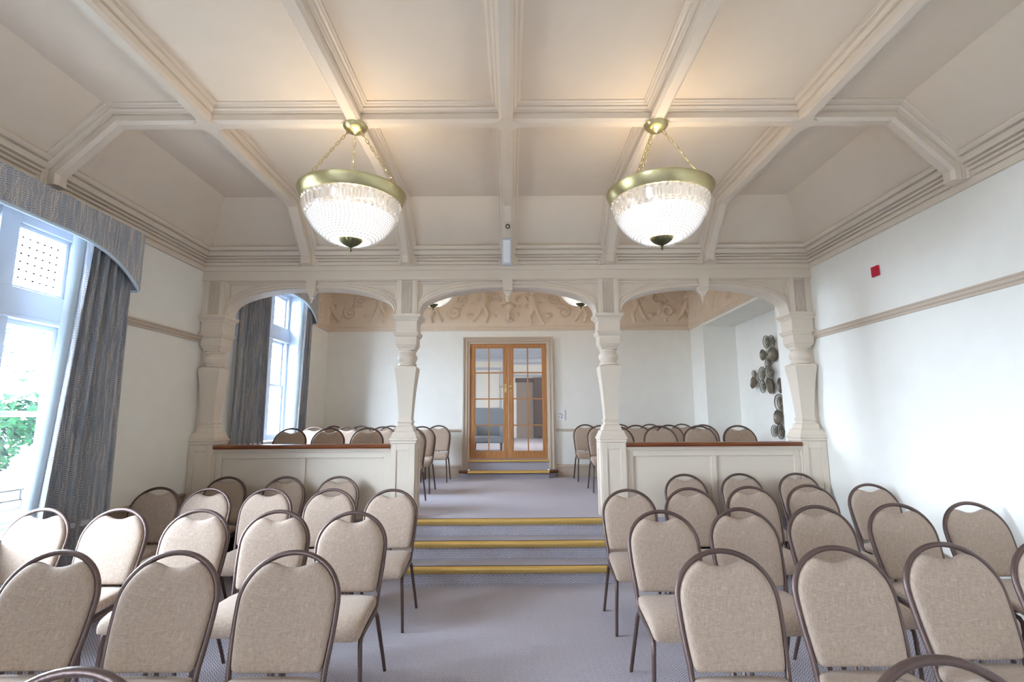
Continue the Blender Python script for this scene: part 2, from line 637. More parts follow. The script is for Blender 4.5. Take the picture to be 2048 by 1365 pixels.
def relief(width, height, seed, strength=1.0):
    nx, nz = int(width / .0125), int(height / .0125)
    X, Z = np.meshgrid(np.linspace(0, width, nx), np.linspace(0, height, nz))
    H = np.zeros_like(X)
    rg = np.random.default_rng(seed)

    def cap(x0, z0, x1, z1, r0, r1, h):
        dx, dz = x1 - x0, z1 - z0
        L = dx * dx + dz * dz + 1e-9
        t = np.clip(((X - x0) * dx + (Z - z0) * dz) / L, 0, 1)
        d = np.hypot(X - x0 - t * dx, Z - z0 - t * dz)
        r = r0 + (r1 - r0) * t
        q = np.clip(1 - (d / r) ** 2, 0, 1)
        np.maximum(H, h * np.sqrt(q), out=H)

    def scroll(cx, cz, R, turns, sgn, a0, r=.014, h=.016):
        pts = []
        for i in range(26):
            t = i / 25
            rr = R * (1 - .86 * t)
            an = a0 + sgn * t * turns * 2 * PI
            pts.append((cx + rr * math.cos(an), cz + rr * math.sin(an)))
        for (ax, az), (bx, bz) in zip(pts, pts[1:]):
            cap(ax, az, bx, bz, r, r * .9, h)

    def leafs(cx, cz, an, n=5, L=.09):
        for i in range(n):
            b = an + (i - n / 2) * .45
            cap(cx, cz, cx + L * math.cos(b), cz + L * math.sin(b), .016, .006, .013)

    def figure(cx, cz, s, f):
        # a plump dancing child: head, trunk, arms, legs
        cap(cx, cz + .27 * s, cx + f * .01, cz + .27 * s, .045 * s, .045 * s, .034)
        cap(cx, cz + .19 * s, cx - f * .03 * s, cz + .04 * s, .058 * s, .062 * s, .032)
        cap(cx, cz + .20 * s, cx + f * .13 * s, cz + .25 * s, .026 * s, .018 * s, .024)
        cap(cx + f * .13 * s, cz + .25 * s, cx + f * .22 * s, cz + .20 * s, .018 * s, .014 * s, .020)
        cap(cx, cz + .19 * s, cx - f * .13 * s, cz + .12 * s, .026 * s, .016 * s, .022)
        cap(cx - f * .03 * s, cz + .02 * s, cx + f * .05 * s, cz - .12 * s, .040 * s, .028 * s, .028)
        cap(cx + f * .05 * s, cz - .12 * s, cx + f * .02 * s, cz - .26 * s, .028 * s, .018 * s, .024)
        cap(cx - f * .05 * s, cz + .02 * s, cx - f * .12 * s, cz - .13 * s, .040 * s, .028 * s, .026)
        cap(cx - f * .12 * s, cz - .13 * s, cx - f * .19 * s, cz - .24 * s, .026 * s, .016 * s, .022)

    zc = height * .47
    mid = width / 2
    cap(mid, zc - .05, mid, zc - .22, .022, .030, .022)
    cap(mid - .06, zc - .24, mid + .06, zc - .24, .024, .024, .024)
    cap(mid - .11, zc + .02, mid + .11, zc + .02, .018, .018, .024)
    cap(mid, zc + .0, mid, zc - .05, .085, .05, .026)
    scroll(mid - .18, zc + .10, .16, .5, -1, PI, .013)
    scroll(mid + .18, zc + .10, .16, .5, 1, 0, .013)
    k = 0
    x = .42
    while x < mid:
        for sd in (-1, 1):
            cx = mid + sd * x
            if k % 2 == 0:
                figure(cx, zc - .02 + rg.uniform(-.03, .03), 1.05, -sd)
            else:
                figure(cx, zc - .06, .8, sd)
            c2 = cx + sd * .40
            if .1 < c2 < width - .1:
                scroll(c2, zc + .13, .11, 1.6, sd, rg.uniform(0, 6))
                scroll(c2 + sd * .16, zc - .10, .13, 1.5, -sd, rg.uniform(0, 6))
                leafs(c2 + sd * .05, zc + .02, rg.uniform(0, 6))
                leafs(c2 - sd * .12, zc - .20, PI / 2)
        k += 1
        x += .92
    for _ in range(int(width * 9)):
        leafs(rg.uniform(0, width), rg.uniform(.05, height - .05), rg.uniform(0, 6), 3, .045)
    edge = np.minimum(np.minimum(Z, height - Z) / .03, 1)
    H = H * np.clip(edge, 0, 1) * strength * 2.1
    H += .0015 * np.sin(X * 37 + np.cos(Z * 23) * 2)
    return X, Z, H


def frieze_mesh(width, height, seed, fn, strength=1.0):
    X, Z, H = relief(width, height, seed, strength)
    nz, nx = X.shape
    mb = MB()
    mb.v = [fn(X[j, i], Z[j, i], H[j, i] + .03) for j in range(nz) for i in range(nx)]
    mb.f = [(j * nx + i, j * nx + i + 1, (j + 1) * nx + i + 1, (j + 1) * nx + i) for j in range(nz - 1) for i in range(nx - 1)]
    return mb


FZ0, FZ1 = 3.075, 3.82
FM = [(0, 2.995), (.020, 2.995), (.022, 3.015), (.034, 3.022), (.036, 3.046), (.046, 3.052), (.046, 3.066), (.032, 3.076), (0, 3.08)]
FT = [(0, 3.81), (.04, 3.81), (.05, 3.84), (.10, 3.89), (.12, 3.918), (0, 3.918)]
for nm, wd, sd, fn, path, sg, lab in (
        ('plaster_frieze', XR - XL, 5, lambda x, z, h: (XL + x, YB - h, FZ0 + z), [(XL, YB), (XR, YB)], -1, 'beige moulded plaster frieze of dancing children above the glazed oak door'),
        ('plaster_frieze', YB - 8.2, 9, lambda x, z, h: (XL + h, 8.2 + x, FZ0 + z), [(XL, 8.2), (XL, YB)], -1, 'short beige plaster frieze between the raised window pelmet and the far corner'),
        ('plaster_frieze', YB - 5.62, 13, lambda x, z, h: (XR - h, 5.62 + x, FZ0 + z), [(XR, 5.62), (XR, YB)], 1, 'beige plaster frieze on the wall above the recess with metal discs')):
    r = empty(nm, fn(wd / 2, -.08, 0))
    tag(r, lab, 'frieze')
    frieze_mesh(wd, FZ1 - FZ0, sd, fn, 1.0 if sd == 5 else .6).build('relief_panel', 'frieze', r, smooth=1.2)
    MB().sweep([(sg * o, h) for o, h in FM], path, wave).build('moulding', 'frieze', r)
    MB().sweep([(sg * o, h) for o, h in FT], path, wave).build('cornice', 'frieze', r)

# ------------------------------------------------------------------ arcade
PILZ = 2.905


def column(cx, label, side=0):
    """Square carved column; side -1/1 = backed by a board on the left/right wall."""
    cy = YA + .115
    r = empty('column', (cx, cy, 0))
    tag(r, label, 'column', 'carved arcade columns', 'thing')
    p = MB()
    p.lathe([(.122, 0), (.122, 1.195), (.133, 1.200), (.133, 1.222), (.142, 1.230), (.142, 1.246), (.136, 1.252)], square=True, c=(cx, cy, 0))
    ped = p.build('pedestal', 'trim', r, bevel=.002)
    # raised frames on the front and on the two flanks
    fr = MB()
    z0, z1 = .22, 1.13
    for s, fnn in ((0, lambda a, z, t: (cx + a, cy - .122 - t, z)), (1, lambda a, z, t: (cx + .122 + t, cy + a, z)), (2, lambda a, z, t: (cx - .122 - t, cy + a, z))):
        for a0, a1, b0, b1 in ((-.122, -.066, 0, 1.195), (.066, .122, 0, 1.195), (-.066, .066, 0, z0), (-.066, .066, z1, 1.195)):
            fr.prism([(a0, b0), (a1, b0), (a1, b1), (a0, b1)], fnn, -.001, .012)
    fr.build('panel_frame', 'trim', ped, bevel=.003)
    base = MB()
    base.lathe([(.132, 1.250), (.132, 1.262), (.118, 1.290), (.112, 1.312), (.096, 1.318), (.090, 1.345), (.084, 1.366), (.068, 1.380), (.066, 1.398), (.072, 1.404),
                (.076, 1.414), (.072, 1.424), (.066, 1.430), (.064, 1.444)], square=True, c=(cx, cy, 0))
    base.build('base_moulding', 'trim', r, smooth=.35)
    sh = MB()
    sh.lathe([(.064, 1.440), (.071, 1.56), (.083, 1.72), (.101, 1.88), (.110, 1.945), (.111, 1.972), (.104, 1.985), (.088, 1.992)], square=True, c=(cx, cy, 0))
    sh.build('shaft', 'trim', r, smooth=.35)
    bl = MB()
    prof = [(.080, 1.99), (.094, 1.996), (.097, 2.008), (.094, 2.018), (.084, 2.024), (.084, 2.032)]
    prof += [(.084 + .020 * math.sin(PI * i / 10), 2.032 + .092 * i / 10) for i in range(1, 11)]
    prof += [(.082, 2.130), (.090, 2.140), (.090, 2.150), (.084, 2.158), (.080, 2.17)]
    bl.lathe(prof, 32, (cx, cy, 0))
    bl.build('bulb_turning', 'trim', r, smooth=.5)
    cp = MB()
    cp.lathe([(.084, 2.160), (.086, 2.176), (.098, 2.190), (.100, 2.204), (.107, 2.210), (.107, 2.296), (.116, 2.304), (.124, 2.318), (.132, 2.338), (.132, 2.346), (.112, 2.350),
              (.112, 2.462), (.120, 2.466), (.124, 2.480), (.138, 2.496), (.150, 2.508), (.152, 2.530), (.120, 2.532)], square=True, c=(cx, cy, 0))
    cp.build('capital', 'trim', r, smooth=.3)
    pi = MB()
    w = .098
    pi.box(cx - w, cx + w, YA + .012, 5.62, 2.53, PILZ)
    for i in range(7):
        u = -.045 + i * .015
        pi.box(cx + u - .0045, cx + u + .0045, YA, YA + .014, 2.545, 2.885)
    pi.box(cx - w, cx - .055, YA, YA + .014, 2.53, PILZ)
    pi.box(cx + .055, cx + w, YA, YA + .014, 2.53, PILZ)
    pi.build('fluted_pilaster', 'trim', r, bevel=.0015)
    if side:
        xw = XL if side < 0 else XR
        a, b2 = sorted((xw, cx + side * .06))
        box(a, b2, cy - .03, cy + .13, 0, 2.53).box(a, b2, YA + .012, cy + .13, 2.53, PILZ).build('backing_board', 'trim', r, bevel=.002)
    return r


COLX = [-3.105, -1.068, 1.060, 3.090]
column(COLX[0], 'carved cream column engaged with the wall beside the tall front curtain', -1)
column(COLX[1], 'freestanding carved cream column at the carpeted steps, on the window side')
column(COLX[2], 'freestanding carved cream column at the carpeted steps, on the disc sculpture side')
column(COLX[3], 'carved cream column engaged with the wall that carries the red plate', 1)

# arch outlines: share of the half span, height
ARC = [(.960, 2.534), (.955, 2.575), (.942, 2.610), (.912, 2.648), (.85, 2.690), (.775, 2.721), (.67, 2.753), (.55, 2.779), (.37, 2.807), (.19, 2.819), (0, 2.822)]
ARCX = [(1.0, 2.534), (1.0, 2.60), (.995, 2.665), (.965, 2.715), (.89, 2.772), (.80, 2.815), (.69, 2.852), (.56, 2.878), (.38, 2.896), (.19, 2.902), (0, 2.903)]


def arch(xa, xb, label):
    cx, half = (xa + xb) / 2, (xb - xa) / 2
    k = half
    r = empty('arch', (cx, 5.5, 2.5))
    tag(r, label, 'arch', 'arcade arches', 'thing')
    intr = [(-x * k, z) for x, z in ARC] + [(x * k, z) for x, z in reversed(ARC[:-1])]
    ext = [(-x * k, z) for x, z in ARCX] + [(x * k, z) for x, z in reversed(ARCX[:-1])]
    # spandrel: plate between the lintel and the arch
    sp = MB()
    n = len(ext)
    for y0, y1 in ((5.455, 5.56),):
        rings = []
        for (x, z), (xi, zi) in zip(ext, intr):
            x, z = (x + xi) / 2, (z + zi) / 2
            zt = 2.91
            rings.append([(cx + x, y0, z), (cx + x, y0, zt), (cx + x, y1, zt), (cx + x, y1, z)])
        sp.loft(rings)
        sp.box(xa, cx + rings[0][0][0] - cx, y0, y1, 2.534, 2.91)
        sp.box(cx + rings[-1][0][0] - cx, xb, y0, y1, 2.534, 2.91)
    sp.build('spandrel', 'trim', r)
    # stepped moulding along the arch
    mo = MB()
    rings = []
    for (x, z), (xi, zi) in zip(ext, intr):
        def at(t, y):
            return (cx + xi + (x - xi) * t, y, zi + (z - zi) * t)
        rings.append([at(0, 5.60), at(0, 5.425), at(.12, 5.408), at(.28, 5.408), at(.32, 5.420), at(.40, 5.420), at(.46, 5.412), at(.60, 5.414), at(.66, 5.432), at(.78, 5.436),
                      at(.86, 5.428), at(1.0, 5.432), at(1.02, 5.46), at(1.0, 5.60)])
    mo.loft(rings)
    mo.build('arch_moulding', 'trim', r, smooth=.5)
    # raised frame round the spandrel
    fr = MB()
    FRM = [(0, 5.46), (0, 5.405), (.012, 5.405), (.018, 5.43), (.030, 5.432), (.036, 5.445), (.044, 5.446), (.046, 5.46)]
    pth = [(xa, 2.534), (xa, 2.907), (xb, 2.907), (xb, 2.534)]
    fr.sweep([(-o, y) for o, y in FRM], pth, lambda a, b2, h: (a, h, b2))
    fr.build('panel_frame', 'trim', r)
    # pendant keystone
    pe = MB()
    pe.prism([(-.056, 2.908), (.056, 2.908), (.050, 2.800), (-.050, 2.800)], lambda a, b2, t: (cx + a, t, b2), 5.385, 5.47)
    pd = pe.build('keystone', 'trim', r, bevel=.002)
    dr = MB()
    dr.lathe([(.046, 2.802), (.052, 2.796), (.052, 2.786), (.040, 2.776), (.040, 2.768), (.034, 2.760), (.022, 2.738), (.020, 2.726)], square=True, c=(cx, 5.43, 0))
    dr.lathe([(.018, 2.730), (.026, 2.720), (.026, 2.708), (.014, 2.700), (.016, 2.690), (.012, 2.676), (.003, 2.660)], 16, (cx, 5.43, 0))
    dr.build('drop_finial', 'trim', pd, smooth=.5)
    return r


arch(COLX[0] + .098, COLX[1] - .098, 'flattened panelled arch with pendant, over the parapet on the window side')
arch(COLX[1] + .098, COLX[2] - .098, 'flattened panelled arch with pendant, over the carpeted steps')
arch(COLX[2] + .098, COLX[3] - .098, 'flattened panelled arch with pendant, over the parapet on the disc sculpture side')


def parapet(x0, x1, label):
    r = empty('parapet', ((x0 + x1) / 2, 5.5, 0))
    tag(r, label, 'parapet', 'panelled parapets of the arcade', 'thing')
    box(x0, x1, 5.44, 5.56, 0, 1.125).build('panel_body', 'trim', r)
    fr = MB()
    xm = (x0 + x1) / 2
    z1, z0 = 1.055, .30
    for a0, a1, b0, b1 in ((x0, x0 + .065, 0, 1.125), (x1 - .065, x1, 0, 1.125), (xm - .028, xm + .028, z0, z1), (x0 + .065, x1 - .065, z1, 1.125), (x0 + .065, x1 - .065, 0, z0)):
        fr.box(a0, a1, 5.42, 5.45, b0, b1)
    fr.build('stile_frame', 'trim', r, bevel=.004)
    MB().sweep([(0, 1.105), (.012, 1.106), (.014, 1.118), (.024, 1.122), (.026, 1.134), (.036, 1.140), (.038, 1.150), (0, 1.150)], [(x1, 5.42), (x0, 5.42)],
               wave).build('cap_moulding', 'trim', r)
    RL = [(-.10, 1.150), (-.02, 1.150), (.045, 1.150), (.056, 1.160), (.060, 1.170), (.056, 1.182), (.045, 1.190), (-.16, 1.190), (-.172, 1.182), (-.175, 1.17), (-.17, 1.158), (-.16, 1.15)]
    MB().sweep(RL, [(x1 + .005, 5.42), (x0 - .005, 5.42)], wave).build('handrail', 'rail_wood', r, smooth=.7)
    return r


parapet(COLX[0] + .1345, COLX[1] - .1345, 'panelled cream parapet with mahogany handrail, on the window side of the steps')
parapet(COLX[2] + .1345, COLX[3] - .1345, 'panelled cream parapet with mahogany handrail, on the red plate side of the steps')

# ------------------------------------------------------------------ steps
st = empty('carpeted_steps', (0, 5.1, 0))
tag(st, 'three wide carpeted steps with gold nosings rising between two carved columns', 'steps', None, 'thing')
SH = .925
for k in range(3):
    y0 = 4.853 + .2753 * k
    z1 = .152 * (k + 1)
    a = box(-SH, SH, y0, YA + .02 if k < 2 else YA + .02, .152 * k - (.004 if k else 0), z1 - .004).build('step', 'carpet', st)
    nz = MB()
    yn = y0 - .04
    nz.prism([(yn + .046, z1 - .054), (yn + .018, z1 - .054), (yn + .010, z1 - .048), (yn, z1 - .022), (yn + .002, z1 - .008), (yn + .012, z1 + .001), (yn + .046, z1 + .002)],
             lambda y, z, t: (t, y, z), -SH, SH)
    no = nz.build('nosing', 'gold_strip', a, smooth=.9)
    tag(no, 'gold metal nosing')
    box(-SH, SH, yn + .046, yn + .058, z1 - .003, z1 + .004).build('edge_strip', 'rubber', a)

# step at the far door
ds = empty('doorstep', (-.025, 9.1, ZP))
tag(ds, 'carpeted doorstep with gold edges below the glazed oak door', 'step', None, 'thing')
YS = 9.0
lo = MB().prism([(-.84, YB), (-.84, YS + .13), (-.70, YS + .02), (.65, YS + .02), (.79, YS + .13), (.79, YB)], lambda x, y, z: (x, y, z), ZP, .535)
lo.build('lower_tread', 'carpet', ds)
bn = MB().prism([(-.875, YB), (-.875, YS + .10), (-.71, YS - .015), (.66, YS - .015), (.825, YS + .10), (.825, YB)], lambda x, y, z: (x, y, z), .535, .578)
tag(bn.build('bullnose_board', 'rail_wood', ds, bevel=.012), 'dark wooden bullnose board')
box(-.70, .65, YS + .03, YB + .1, .575, .584).build('tread_carpet', 'carpet', ds)
g = MB().prism([(YS - .02, .545), (YS - .022, .560), (YS - .014, .576), (YS + .03, .586), (YS + .03, .545)], lambda y, z, t: (t, y, z), -.71, .66)
tag(g.build('nosing', 'gold_strip', ds, smooth=.9), 'gold metal nosing')
box(DX0, DX1, YB - .02, YB + .22, .584, .752).build('upper_riser', 'carpet', ds)
g = MB().prism([(YB - .05, .718), (YB - .056, .730), (YB - .050, .748), (YB + .0, .756), (YB + .0, .718)], lambda y, z, t: (t, y, z), DX0 + .005, DX1 - .005)
tag(g.build('nosing', 'gold_strip', ds, smooth=.9), 'gold metal nosing')

# ------------------------------------------------------------------ door
AP = [(0, YB + .02), (0, YB - .030), (.018, YB - .034), (.022, YB - .046), (.036, YB - .050), (.042, YB - .042), (.070, YB - .042), (.074, YB - .056), (.090, YB - .062), (.104, YB - .058), (.106, YB)]
struct(MB().sweep([(o, h) for o, h in AP], [(DX0, .59), (DX0, DZ1), (DX1, DZ1), (DX1, .59)], lambda a, b2, h: (a, h, b2)).build(num('trim'), 'trim_shaded'))
struct(MB().sweep([(0, YB - .03), (.012, YB - .03), (.012, YB + .2), (0, YB + .2)], [(DX1, .755), (DX1, DZ1), (DX0, DZ1), (DX0, .755)],
                  lambda a, b2, h: (a, h, b2)).build(num('trim'), 'trim'))
dr = struct(empty('door_1', (-.025, YB + .02, .77)))
YD = YB + .0
for xa, xb, g0, gm, g1, hs in ((DX0 + .013, -.027, -.612, -.364, -.106, 1), (-.023, DX1 - .013, .058, .318, .578, -1)):
    lf = MB()
    z0, z1, gz0, gz1 = .772, 2.762, .888, 2.694
    lf.box(xa, g0, YD, YD + .042, z0, z1)
    lf.box(g1, xb, YD, YD + .042, z0, z1)
    lf.box(g0, g1, YD, YD + .042, z0, gz0)
    lf.box(g0, g1, YD, YD + .042, gz1, z1)
    leaf = lf.build('door_leaf', 'oak', dr, bevel=.003)
    mu = MB()
    mu.box(gm - .011, gm + .011, YD + .004, YD + .038, gz0, gz1)
    for zz in (1.334, 1.791, 2.249):
        mu.box(g0, g1, YD + .004, YD + .038, zz - .011, zz + .011)
    for a0, a1, b0, b1 in ((g0, g0 + .010, gz0, gz1), (g1 - .010, g1, gz0, gz1), (g0, g1, gz0, gz0 + .010), (g0, g1, gz1 - .010, gz1)):
        mu.box(a0, a1, YD + .005, YD + .036, b0, b1)
    mu.build('glazing_bars', 'oak', leaf, bevel=.003)
    MB().box(g0, g1, YD + .018, YD + .022, gz0, gz1).build('pane', 'glass', leaf)
    for hz in (1.02, 2.58):
        xh = xa if hs > 0 else xb
        MB().lathe([(.008, 0), (.008, .11)], 10, (xh, YD - .006, hz)).build('hinge', 'dark_brass', leaf)
    if hs > 0:
        h = MB().box(-.093, -.053, YD - .006, YD, 1.90, 2.055)
        h.tube([(-.073, YD, 2.0), (-.073, YD - .045, 2.0), (-.085, YD - .05, 2.0), (-.185, YD - .05, 2.002)], .008, 8)
        tag(h.build('lever_handle', 'steel', leaf, smooth=.8, bevel=.001), 'polished brass lever handle on a lock plate')
    else:
        h = MB()
        h.v and None
        rr = []
        for i in range(20):
            an = 2 * PI * i / 20
            rr.append((-.0 + .02 * math.cos(an) - .0, .02 * math.sin(an)))
        h.prism([(.012 + a, 2.01 + b2) for a, b2 in rr], lambda a, b2, t: (a, t, b2), YD - .012, YD)
        h.prism([(.012 + a * .5, 1.93 + b2) for a, b2 in rr], lambda a, b2, t: (a, t, b2), YD - .008, YD)
        h.build('lock_rose', 'steel', leaf, smooth=.8)

# hall seen through the door glass
HZ, HY = .755, 19.8
struct(box(-4, 4, YB + .2, HY + .2, HZ - .1, HZ).build('floor', 'carpet'))
struct(box(-4, 4, YB + .2, HY + .2, 4.15, 4.25).build('ceiling', 'ceiling'))
struct(box(-4, 4, HY, HY + .2, HZ, 4.2).build('wall_hall', 'wall'))
struct(box(-4.2, -4, YB + .2, HY + .2, HZ, 4.2).build('wall_hall', 'wall'))
struct(box(4, 4.2, YB + .2, HY + .2, HZ, 4.2).build('wall_hall', 'wall'))
hc = MB().sweep([(-o, h) for o, h in [(0, 3.62), (.03, 3.62), (.04, 3.70), (.08, 3.76), (.10, 3.86), (.22, 4.02), (.26, 4.15), (0, 4.15)]], [(-4, HY), (4, HY)], wave)
for i in range(70):
    hc.box(-3.95 + i * .113, -3.95 + i * .113 + .06, HY - .16, HY - .05, 3.78, 3.85)
struct(hc.build(num('trim'), 'white'))
hp = MB()
for x0, x1, z0, z1 in ((-1.3, -.42, 1.0, 3.3), (-.2, 1.3, 3.12, 3.5)):
    pth = [(x0, z0), (x0, z1), (x1, z1), (x1, z0)]
    hp.sweep([(0, HY), (0, HY - .04), (.05, HY - .06), (.09, HY - .04), (.09, HY)], pth, lambda a, b2, h: (a, h, b2), closed_path=True)
struct(hp.build(num('trim'), 'white'))
hd = struct(empty('door_2', (.6, HY, HZ)))
box(.22, .86, HY - .05, HY + .01, HZ, 2.82).build('door_leaf', 'hall_door', hd, bevel=.004)
box(.86, 1.45, HY - .30, HY - .01, HZ, 2.98).build('dark_panelling', 'hall_dark', hd, bevel=.01)
box(.18, 1.45, HY - .08, HY + .01, 2.82, 2.98).build('door_head', 'hall_dark', hd, bevel=.01)
ac = empty('armchair', (-.50, 12.0, HZ))
tag(ac, 'grey high-backed armchair standing in the hall behind the door glass', 'armchair')
MB().prism([(-.86, .95), (-.10, .98), (-.12, 1.64), (-.20, 1.70), (-.80, 1.70), (-.87, 1.60)], lambda x, z, y: (x, y, z), 12.0, 12.16).build('backrest', 'armchair', ac, bevel=.03)
box(-.84, -.16, 11.45, 12.02, .93, 1.08).build('seat', 'armchair', ac, bevel=.04)
for xx in (-.86, -.24):
    MB().prism([(11.5, .93), (12.05, .93), (12.05, 1.34), (11.7, 1.30), (11.5, 1.18)], lambda y, z, x: (x, y, z), xx, xx + .11).build('arm', 'armchair', ac, bevel=.03)
for xx in (-.80, -.20):
    for yy in (11.5, 12.08):
        MB().lathe([(.018, 0), (.028, .18)], 8, (xx, yy, HZ)).build('leg', 'hall_dark', ac)
hl = bpy.data.lights.new('hall_fill_light', 'POINT')  # added fill light for the hall, unseen and without a fixture
hl.energy = 200
hl.color = (.90, .95, 1)
hl.shadow_soft_size = .35
ho = bpy.data.objects.new('hall_fill_light', hl)
COL.objects.link(ho)
ho.location = (1.5, 14.0, 3.6)

# white plate beside the door, red plate on the side wall, emergency light, small round detector
pl = box(.818, .960, YB - .012, YB, 1.415, 1.60)
po = pl.build('wall_plate', 'plastic', bevel=.003, loc=(.889, YB, 1.5))
tag(po, 'glossy white rectangular wall plate beside the glazed oak door', 'plate')
dk = MB()
for x0, x1, z0, z1 in ((.850, .905, 1.524, 1.530), (.880, .925, 1.508, 1.513), (.900, .930, 1.490, 1.496), (.850, .872, 1.474, 1.480), (.893, .912, 1.452, 1.470)):
    dk.box(x0, x1, YB - .0135, YB - .011, z0, z1)
dk.build('markings', 'rubber', po)
rp = box(XR - .02, XR, 4.375, 4.462, 2.645, 2.735).build('wall_plate', 'red', bevel=.004, loc=(XR, 4.42, 2.69))
tag(rp, 'small square red plate high on the bare side wall', 'plate')
el = empty('emergency_light', (-.010, 5.20, 3.12))
tag(el, 'white rectangular emergency light fixed on the foot of the central ceiling rib', 'emergency light')


def tilt(x, s, d):
    # s along the coving rib, d outwards from it
    return (x, 5.17 + .14 * s - .09 * d * 1.0, 3.14 - .15 * s - .0 * d)


eb = MB()
eb.add([(-.060, 5.130, 3.26), (.040, 5.130, 3.26), (.040, 5.215, 3.00), (-.060, 5.215, 3.00), (-.060, 5.10, 3.25), (.040, 5.10, 3.25), (.040, 5.165, 2.995), (-.060, 5.165, 2.995)],
       [(0, 1, 2, 3), (4, 7, 6, 5), (0, 4, 5, 1), (1, 5, 6, 2), (2, 6, 7, 3), (3, 7, 4, 0)])
eb.add([(-.05, 5.14, 3.20), (.03, 5.14, 3.20), (.03, 5.30, 3.06), (-.05, 5.30, 3.06), (-.05, 5.12, 3.2), (.03, 5.12, 3.2), (.03, 5.18, 3.02), (-.05, 5.18, 3.02)],
       [(0, 1, 2, 3), (4, 7, 6, 5), (0, 4, 5, 1), (1, 5, 6, 2), (2, 6, 7, 3), (3, 7, 4, 0)])
eb.build('housing', 'white', el, bevel=.004)
dfz = MB()
dfz.add([(-.050, 5.100, 3.235), (.030, 5.100, 3.235), (.030, 5.160, 3.01), (-.050, 5.160, 3.01), (-.044, 5.088, 3.228), (.024, 5.088, 3.228), (.024, 5.146, 3.016), (-.044, 5.146, 3.016)],
        [(0, 1, 2, 3), (4, 7, 6, 5), (0, 4, 5, 1), (1, 5, 6, 2), (2, 6, 7, 3), (3, 7, 4, 0)])
dfz.build('diffuser', 'plastic', el, bevel=.003)
dt = MB()
dd = Vector((0, .37, -.425)).normalized()
nn = Vector((0, -.425, -.37)).normalized()
pc = Vector((-.016, 4.865, 3.50)) + dd * .21 + Vector((.019, 0, 0))
for r0, h0, r1 in ((.022, .006, .016),):
    ra = [[tuple(pc + nn * h + Vector((1, 0, 0)) * rr * math.cos(2 * PI * i / 20) + dd * rr * math.sin(2 * PI * i / 20)) for i in range(20)] for rr, h in ((.024, -.004), (.024, .006), (.015, .008), (.013, .0))]
    dt.loft(ra)
do = dt.build('smoke_detector', 'dark_brass', smooth=.6, loc=tuple(pc))
dt = MB()
dt.loft([[tuple(pc + nn * h + Vector((1, 0, 0)) * rr * math.cos(2 * PI * i / 16) + dd * rr * math.sin(2 * PI * i / 16)) for i in range(16)] for rr, h in ((.010, .0), (.010, .006), (.004, .010))])
di = dt.build('lens', 'plastic', smooth=.6, loc=tuple(pc))
di.parent = do
di.location = (0, 0, 0)
tag(do, 'tiny round metal-rimmed detector on the central rib above the emergency light', 'detector')

# ------------------------------------------------------------------ windows
LIGHTS = [(-.82, -.36), (-.22, .22), (.36, .82)]


